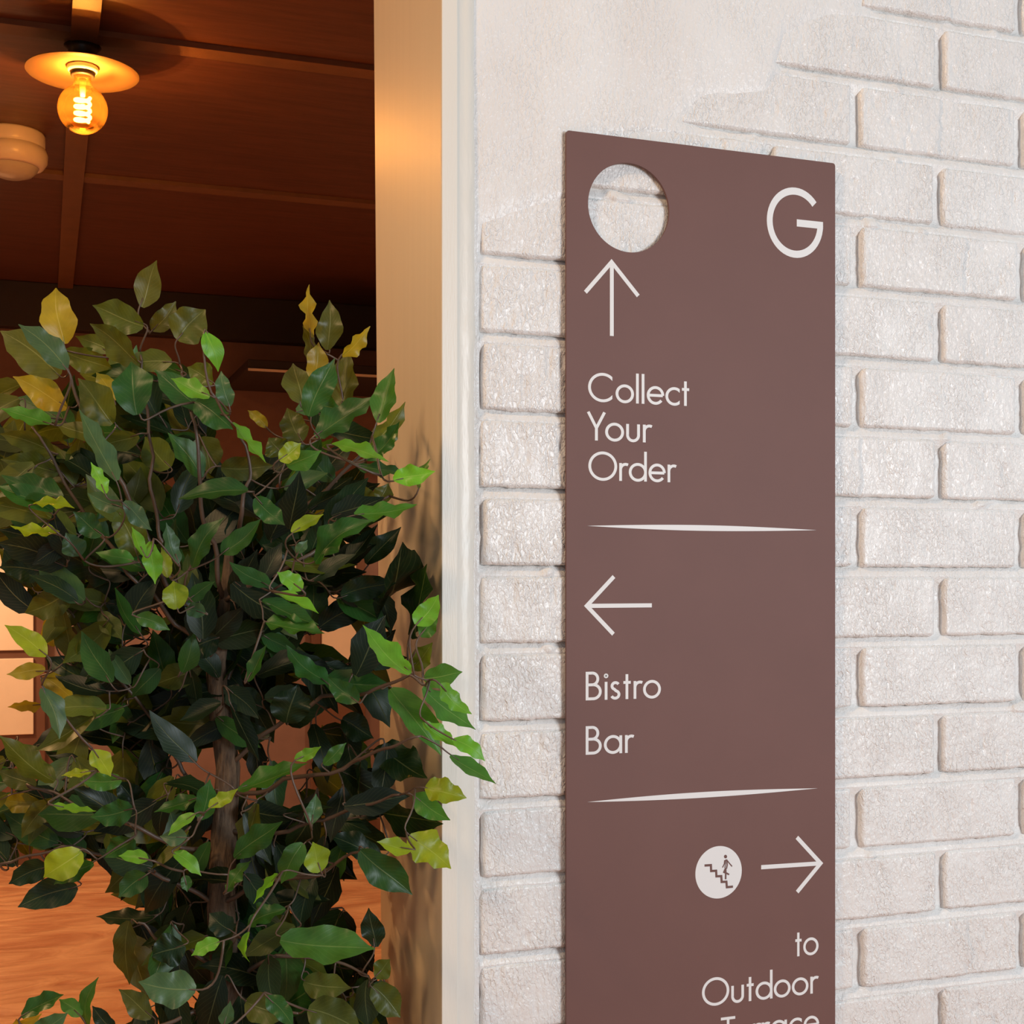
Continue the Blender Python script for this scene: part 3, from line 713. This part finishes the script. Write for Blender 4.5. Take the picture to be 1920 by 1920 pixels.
def leaf_geo(B, T, nrm, wd, fold, curl, wave, rows, cols, ph):
    A = T-B; L = A.length; A.normalize(); nrm = (nrm - A*nrm.dot(A)).normalized(); Sd = A.cross(nrm)
    vs, uvs = [], []
    for i in range(rows+1):
        t = i/rows; tt = 0.015+0.985*t
        h = (math.sin(math.pi*tt**0.80)**0.78)*(1-0.55*sstep(0.72, 1.0, t)) * wd/2 if t < 1 else 0.0003
        h *= 1 + 0.09*math.sin(9*t+ph*2) + 0.05*math.sin(17*t+ph*5)
        c = B + A*(L*t) + nrm*(L*curl*math.sin(math.pi*t) - L*abs(curl)*0.5*t*t) + Sd*(L*0.05*math.sin(math.pi*t+ph))
        for j in range(cols+1):
            s_ = 2*j/cols-1
            up = abs(s_)*h*fold + wave*h*(abs(s_)**1.6)*math.sin(5.5*math.pi*t + ph + (1.3 if s_ > 0 else 0))
            vs.append(c + Sd*(s_*h) + nrm*up); uvs.append((j/cols, t))
    fs = [(i*(cols+1)+j, i*(cols+1)+j+1, (i+1)*(cols+1)+j+1, (i+1)*(cols+1)+j) for i in range(rows) for j in range(cols)]
    return vs, fs, uvs
def leaf_mesh(geos, name):
    """geos: list of (vs, fs, uvs, tint)"""
    V, Fc, U, Tn = [], [], [], []
    for vs, fs, uvs, t in geos:
        o = len(V); V += [tuple(v) for v in vs]; Fc += [tuple(i+o for i in f) for f in fs]; U += uvs; Tn += [t]*len(vs)
    me = bpy.data.meshes.new(name); me.from_pydata(V, [], Fc); me.update()
    me.polygons.foreach_set('use_smooth', [True]*len(me.polygons))
    ul = me.uv_layers.new(name='UVMap'); ca = me.color_attributes.new('tint', 'FLOAT_COLOR', 'POINT')
    idx = [0]*len(me.loops); me.loops.foreach_get('vertex_index', idx)
    flat = []
    for i in idx: flat += U[i]
    ul.data.foreach_set('uv', flat)
    fc = []
    for t in Tn: fc += t
    ca.data.foreach_set('color', fc)
    return me
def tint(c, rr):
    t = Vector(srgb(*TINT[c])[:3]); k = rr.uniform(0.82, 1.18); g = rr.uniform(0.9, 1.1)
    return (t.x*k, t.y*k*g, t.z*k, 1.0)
leaves = []            # (geo, base point)
for (bx, by, tx, ty, wpx, c) in heroes:
    Z = DEP[c] + rl.uniform(-0.03, 0.03)
    if by > 1740: Z -= 0.05
    if ty < 720 and c in 'YO': Z = 1.46 + rl.uniform(-0.03, 0.03)
    Lpx = math.hypot(tx-bx, ty-by)
    B = at_z(bx, by, Z); T = at_z(tx, ty, Z + rl.uniform(-0.25, 0.25)*Lpx/F_PX*Z)
    B = clear(B); T = clear(T, 0.012)
    if tx > 800 and T.y > -0.03: T = clear(at_z(tx, ty, 1.36)); 
    wd = wpx/F_PX*Z; L = (T-B).length; wd *= 1.1; tw = max(wd, 0.44*L); ang = math.acos(min(1, wd/tw))*0.85
    tocam = (CAM - (B+T)/2).normalized(); A = (T-B).normalized()
    n0 = (tocam - A*tocam.dot(A)).normalized()
    sgn = 1 if rl.random() < 0.5 else -1
    q1_ = Matrix.Rotation(ang, 3, A) @ n0; q2_ = Matrix.Rotation(-ang, 3, A) @ n0
    if c in 'LVGB': nn = q1_ if q1_.z > q2_.z else q2_
    else: nn = q1_ if sgn > 0 else q2_
    if c in 'LV': nn = (nn + Vector((0.15, 0, 0.35))).normalized()
    g = leaf_geo(B, T, nn, tw, rl.uniform(0.08, 0.42), rl.uniform(-0.10, 0.14), rl.uniform(0.08, 0.38), 12, 6, rl.uniform(0, 6.28))
    if c == 'G' and ((bx > 700 and 1180 < by < 1720) or rl.random() < 0.38): c = 'H'
    leaves.append((g[0], g[1], g[2], tint(c, rl), B))
n_hero = len(leaves)
# foliage filling the crown between them
SIL = [(0,720),(60,770),(130,700),(200,640),(330,650),(400,740),(450,860),(540,880),(570,760),(620,700),(690,760),(740,820),(750,920),(735,1000),(715,1080),(730,1150),(770,1200),(800,1300),(815,1400),(800,1500),(750,1590),(700,1650),(625,1680),(640,1740),(690,1800),(730,1930),(740,2080),(600,2250),(420,2280),(250,2200),(215,2000),(255,1900),(265,1800),(262,1725),(210,1670),(110,1640),(60,1590),(-60,1580),(-120,1450),(20,1420),(80,1380),(90,1300),(75,1210),(90,1150),(30,1110),(-60,1040),(-90,900),(-60,800)]
GAPS = [(628, 1172, 48, 62), (548, 1400, 50, 60), (255, 1205, 40, 22), (425, 1440, 40, 60), (190, 1440, 30, 30), (470, 700, 70, 150), (560, 1470, 40, 40), (680, 1700, 40, 30), (330, 1440, 34, 40), (620, 1350, 26, 30), (640, 1010, 20, 14), (705, 1065, 26, 20), (60, 1440, 50, 30), (590, 1750, 20, 16)]
def inside(x, y, poly):
    r = False; n = len(poly)
    for i in range(n):
        (x1, y1), (x2, y2) = poly[i], poly[(i+1) % n]
        if (y1 > y) != (y2 > y) and x < (x2-x1)*(y-y1)/(y2-y1)+x1: r = not r
    return r
core = lambda y: 425 + 0.02*(y-1400)
fill = 0; tries = 0
while fill < 1150 and tries < 20000:
    tries += 1
    x, y = rl.uniform(-110, 820), rl.uniform(640, 2260)
    if not inside(x, y, SIL): continue
    if y < 900 and rl.random() < 0.45: continue
    if any(((x-gx)/rx)**2 + ((y-gy)/ry)**2 < 1 for gx, gy, rx, ry in GAPS): continue
    dpt = rl.random()**0.7
    Z = 1.42 + 0.30*dpt
    L = rl.uniform(75, 135)
    cx_ = core(y); out = Vector((x-cx_, (y-1250)*0.55)); a = math.atan2(out.y, out.x) + rl.gauss(0, 0.7)
    dx, dy = math.cos(a)*L/2, math.sin(a)*L/2
    if any(((x+k*dx-gx)/rx)**2 + ((y+k*dy-gy)/ry)**2 < 0.7 for gx, gy, rx, ry in GAPS for k in (-0.7, 0.7)): continue
    if not inside(x+dx*0.9, y+dy*0.9, SIL): continue
    B, T = at_z(x-dx, y-dy, Z), at_z(x+dx, y+dy, Z + rl.uniform(-0.35, 0.35)*L/F_PX*Z)
    if B.y > -0.02 and B.x > XC-0.02: continue
    if T.y > -0.02 and T.x > XC-0.015: continue
    B = clear(B)
    L3 = (T-B).length
    tocam = (CAM-B).normalized(); n0 = (tocam + Vector((rl.gauss(0, 0.55), rl.gauss(0, 0.3), rl.gauss(0.25, 0.5)))).normalized()
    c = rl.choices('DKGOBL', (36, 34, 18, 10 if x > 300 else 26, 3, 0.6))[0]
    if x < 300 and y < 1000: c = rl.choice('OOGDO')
    g = leaf_geo(B, T, n0, L3*rl.uniform(0.38, 0.55), rl.uniform(0.05, 0.35), rl.uniform(-0.1, 0.12), rl.uniform(0.0, 0.2), 7, 4, rl.uniform(0, 6.28))
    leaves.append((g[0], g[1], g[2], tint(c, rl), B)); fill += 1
print('heroes', n_hero, 'fill', fill)
order = list(range(n_hero)) + sorted(range(n_hero, len(leaves)), key=lambda i: (leaves[i][4]-CAM).length)
stuff = []
for r_, i in enumerate(order):
    vs, fs, uvs, t, B = leaves[i]
    if r_ < 300:
        c = sum(vs, Vector())/len(vs)
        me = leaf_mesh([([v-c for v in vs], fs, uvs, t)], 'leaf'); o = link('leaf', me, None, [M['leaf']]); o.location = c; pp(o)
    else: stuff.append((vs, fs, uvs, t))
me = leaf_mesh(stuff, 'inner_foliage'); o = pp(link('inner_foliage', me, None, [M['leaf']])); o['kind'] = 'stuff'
# trunk and leaders
tr_pts = [(440, 2250, 1.50), (436, 2050, 1.50), (424, 1850, 1.50), (414, 1700, 1.51), (420, 1560, 1.52), (428, 1440, 1.52), (412, 1330, 1.52), (404, 1240, 1.52), (424, 1130, 1.51), (430, 1030, 1.51)]
tp = [at_z(*p) for p in tr_pts]
base = Vector((tp[0].x-0.01, tp[0].y+0.01, 0.36)); tp = [base, base.lerp(tp[0], 0.5)+Vector((0.008, 0, 0))] + tp
v, f = tube(tp, [0.021, 0.020, 0.018, 0.017, 0.016, 0.0155, 0.0145, 0.0135, 0.0125, 0.0115, 0.008, 0.005], 14)
pp(mesh('trunk', v, f, M['bark'], None, True))
leaders = [[(420, 1600, 1.52), (385, 1520, 1.53), (352, 1460, 1.54), (300, 1370, 1.54), (225, 1270, 1.52), (150, 1180, 1.5), (95, 1110, 1.5)],
 [(414, 1330, 1.52), (440, 1240, 1.54), (470, 1120, 1.55), (520, 1000, 1.56), (590, 870, 1.56), (612, 760, 1.55), (615, 680, 1.54)],
 [(404, 1250, 1.52), (350, 1120, 1.5), (300, 1010, 1.48), (285, 900, 1.46), (275, 770, 1.46), (262, 660, 1.46)],
 [(424, 1130, 1.51), (390, 1000, 1.46), (372, 900, 1.43), (367, 790, 1.42), (340, 700, 1.44)],
 [(404, 1240, 1.52), (330, 1170, 1.50), (260, 1090, 1.47), (170, 980, 1.46), (95, 860, 1.46), (60, 800, 1.46)],
 [(330, 1130, 1.5), (230, 910, 1.46), (170, 800, 1.46), (135, 720, 1.46), (122, 660, 1.46)],
 [(428, 1440, 1.52), (500, 1370, 1.5), (600, 1310, 1.46), (690, 1300, 1.40), (765, 1270, 1.37), (800, 1285, 1.36)],
 [(424, 1500, 1.52), (520, 1470, 1.47), (640, 1440, 1.42), (720, 1400, 1.38), (790, 1380, 1.36)],
 [(420, 1560, 1.52), (540, 1560, 1.48), (650, 1520, 1.44), (750, 1490, 1.39)],
 [(414, 1690, 1.51), (500, 1650, 1.46), (600, 1640, 1.42), (690, 1590, 1.38)],
 [(420, 1600, 1.52), (330, 1590, 1.48), (220, 1540, 1.46), (120, 1500, 1.46), (50, 1470, 1.47)],
 [(414, 1700, 1.51), (330, 1650, 1.48), (220, 1600, 1.47), (110, 1590, 1.47), (0, 1620, 1.48)],
 [(424, 1840, 1.50), (360, 1780, 1.48), (300, 1760, 1.47), (260, 1730, 1.46)],
 [(424, 1840, 1.50), (520, 1790, 1.46), (620, 1800, 1.46), (690, 1830, 1.46)],
 [(430, 1930, 1.50), (360, 1900, 1.44), (260, 1940, 1.42), (150, 1930, 1.42)],
 [(430, 1930, 1.50), (510, 1890, 1.42), (560, 1900, 1.41)],
 [(424, 1130, 1.51), (500, 1080, 1.46), (580, 1040, 1.46), (660, 980, 1.48), (730, 930, 1.47)],
 [(430, 1040, 1.51), (460, 960, 1.45), (470, 900, 1.45), (450, 820, 1.44)],
 [(520, 1000, 1.56), (610, 920, 1.53), (680, 850, 1.52), (705, 800, 1.51)]]
nodes = []; chains = {}
for k, L_ in enumerate(leaders):
    P = [clear(at_z(*p)) for p in L_]; fine = []
    for a, b in zip(P, P[1:]):
        for q in range(6):
            t = q/6; p = a.lerp(b, t); p += Vector((mn.noise(p*30), mn.noise(p*30+Vector((9,0,0))), mn.noise(p*30+Vector((0,9,0)))))*0.006; fine.append(p)
    fine.append(P[-1]); n = len(fine)
    chains[k] = [tube(fine, [0.0030*(1-0.6*i/n) for i in range(n)], 7)]
    for i, p in enumerate(fine): nodes.append((p, k, i/n))
todo = sorted(range(len(leaves)), key=lambda i: min((leaves[i][4]-p).length for p, _, _ in nodes))
for i in todo:
    B = leaves[i][4]; best = None
    for p, k, d in nodes:
        l = (B-p).length; cost = l + (0.0 if l > 0.012 else 0.03)
        if best is None or cost < best[0]: best = (cost, p, k)
    _, p, k = best; l = (B-p).length
    if l > 0.16: continue
    vs_ = leaves[i][0]; cdir = (sum(vs_, Vector())/len(vs_) - B).normalized()
    m1 = p.lerp(B, 0.5) + Vector((rl.gauss(0, 1), rl.gauss(0, 1), -abs(rl.gauss(0, 1))))*l*0.13 ; m2 = B - cdir*min(0.018, l*0.35)
    pts = []
    for q in range(9):
        t = q/8; u_ = 1-t
        pts.append(p*u_**3 + m1*3*u_*u_*t + m2*3*u_*t*t + B*t**3)
    pts.append(B + cdir*0.010)
    r0 = 0.0014 if l > 0.05 else 0.0011
    chains[k].append(tube(pts, [r0*(1-0.35*q/9) for q in range(9)]+[0.0005], 5))
    for q in (3, 5, 7): nodes.append((pts[q], k, 1))
for k, ch in chains.items():
    v, f = join(ch); pp(mesh('branch', v, f, M['twig'], None, True))
pz = (base.x, base.y, 0)
pp(lathe('pot', [(0.0, 0.0), (0.13, 0.0), (0.135, 0.01), (0.17, 0.36), (0.178, 0.36), (0.18, 0.39), (0.165, 0.39), (0.16, 0.355), (0.0, 0.355)], 48, M['pot'], None, pz))
pp(lathe('soil', [(0.158, 0.350), (0.12, 0.362), (0.0005, 0.368)], 32, M['soil'], None, pz))
print('bricks', bcount)
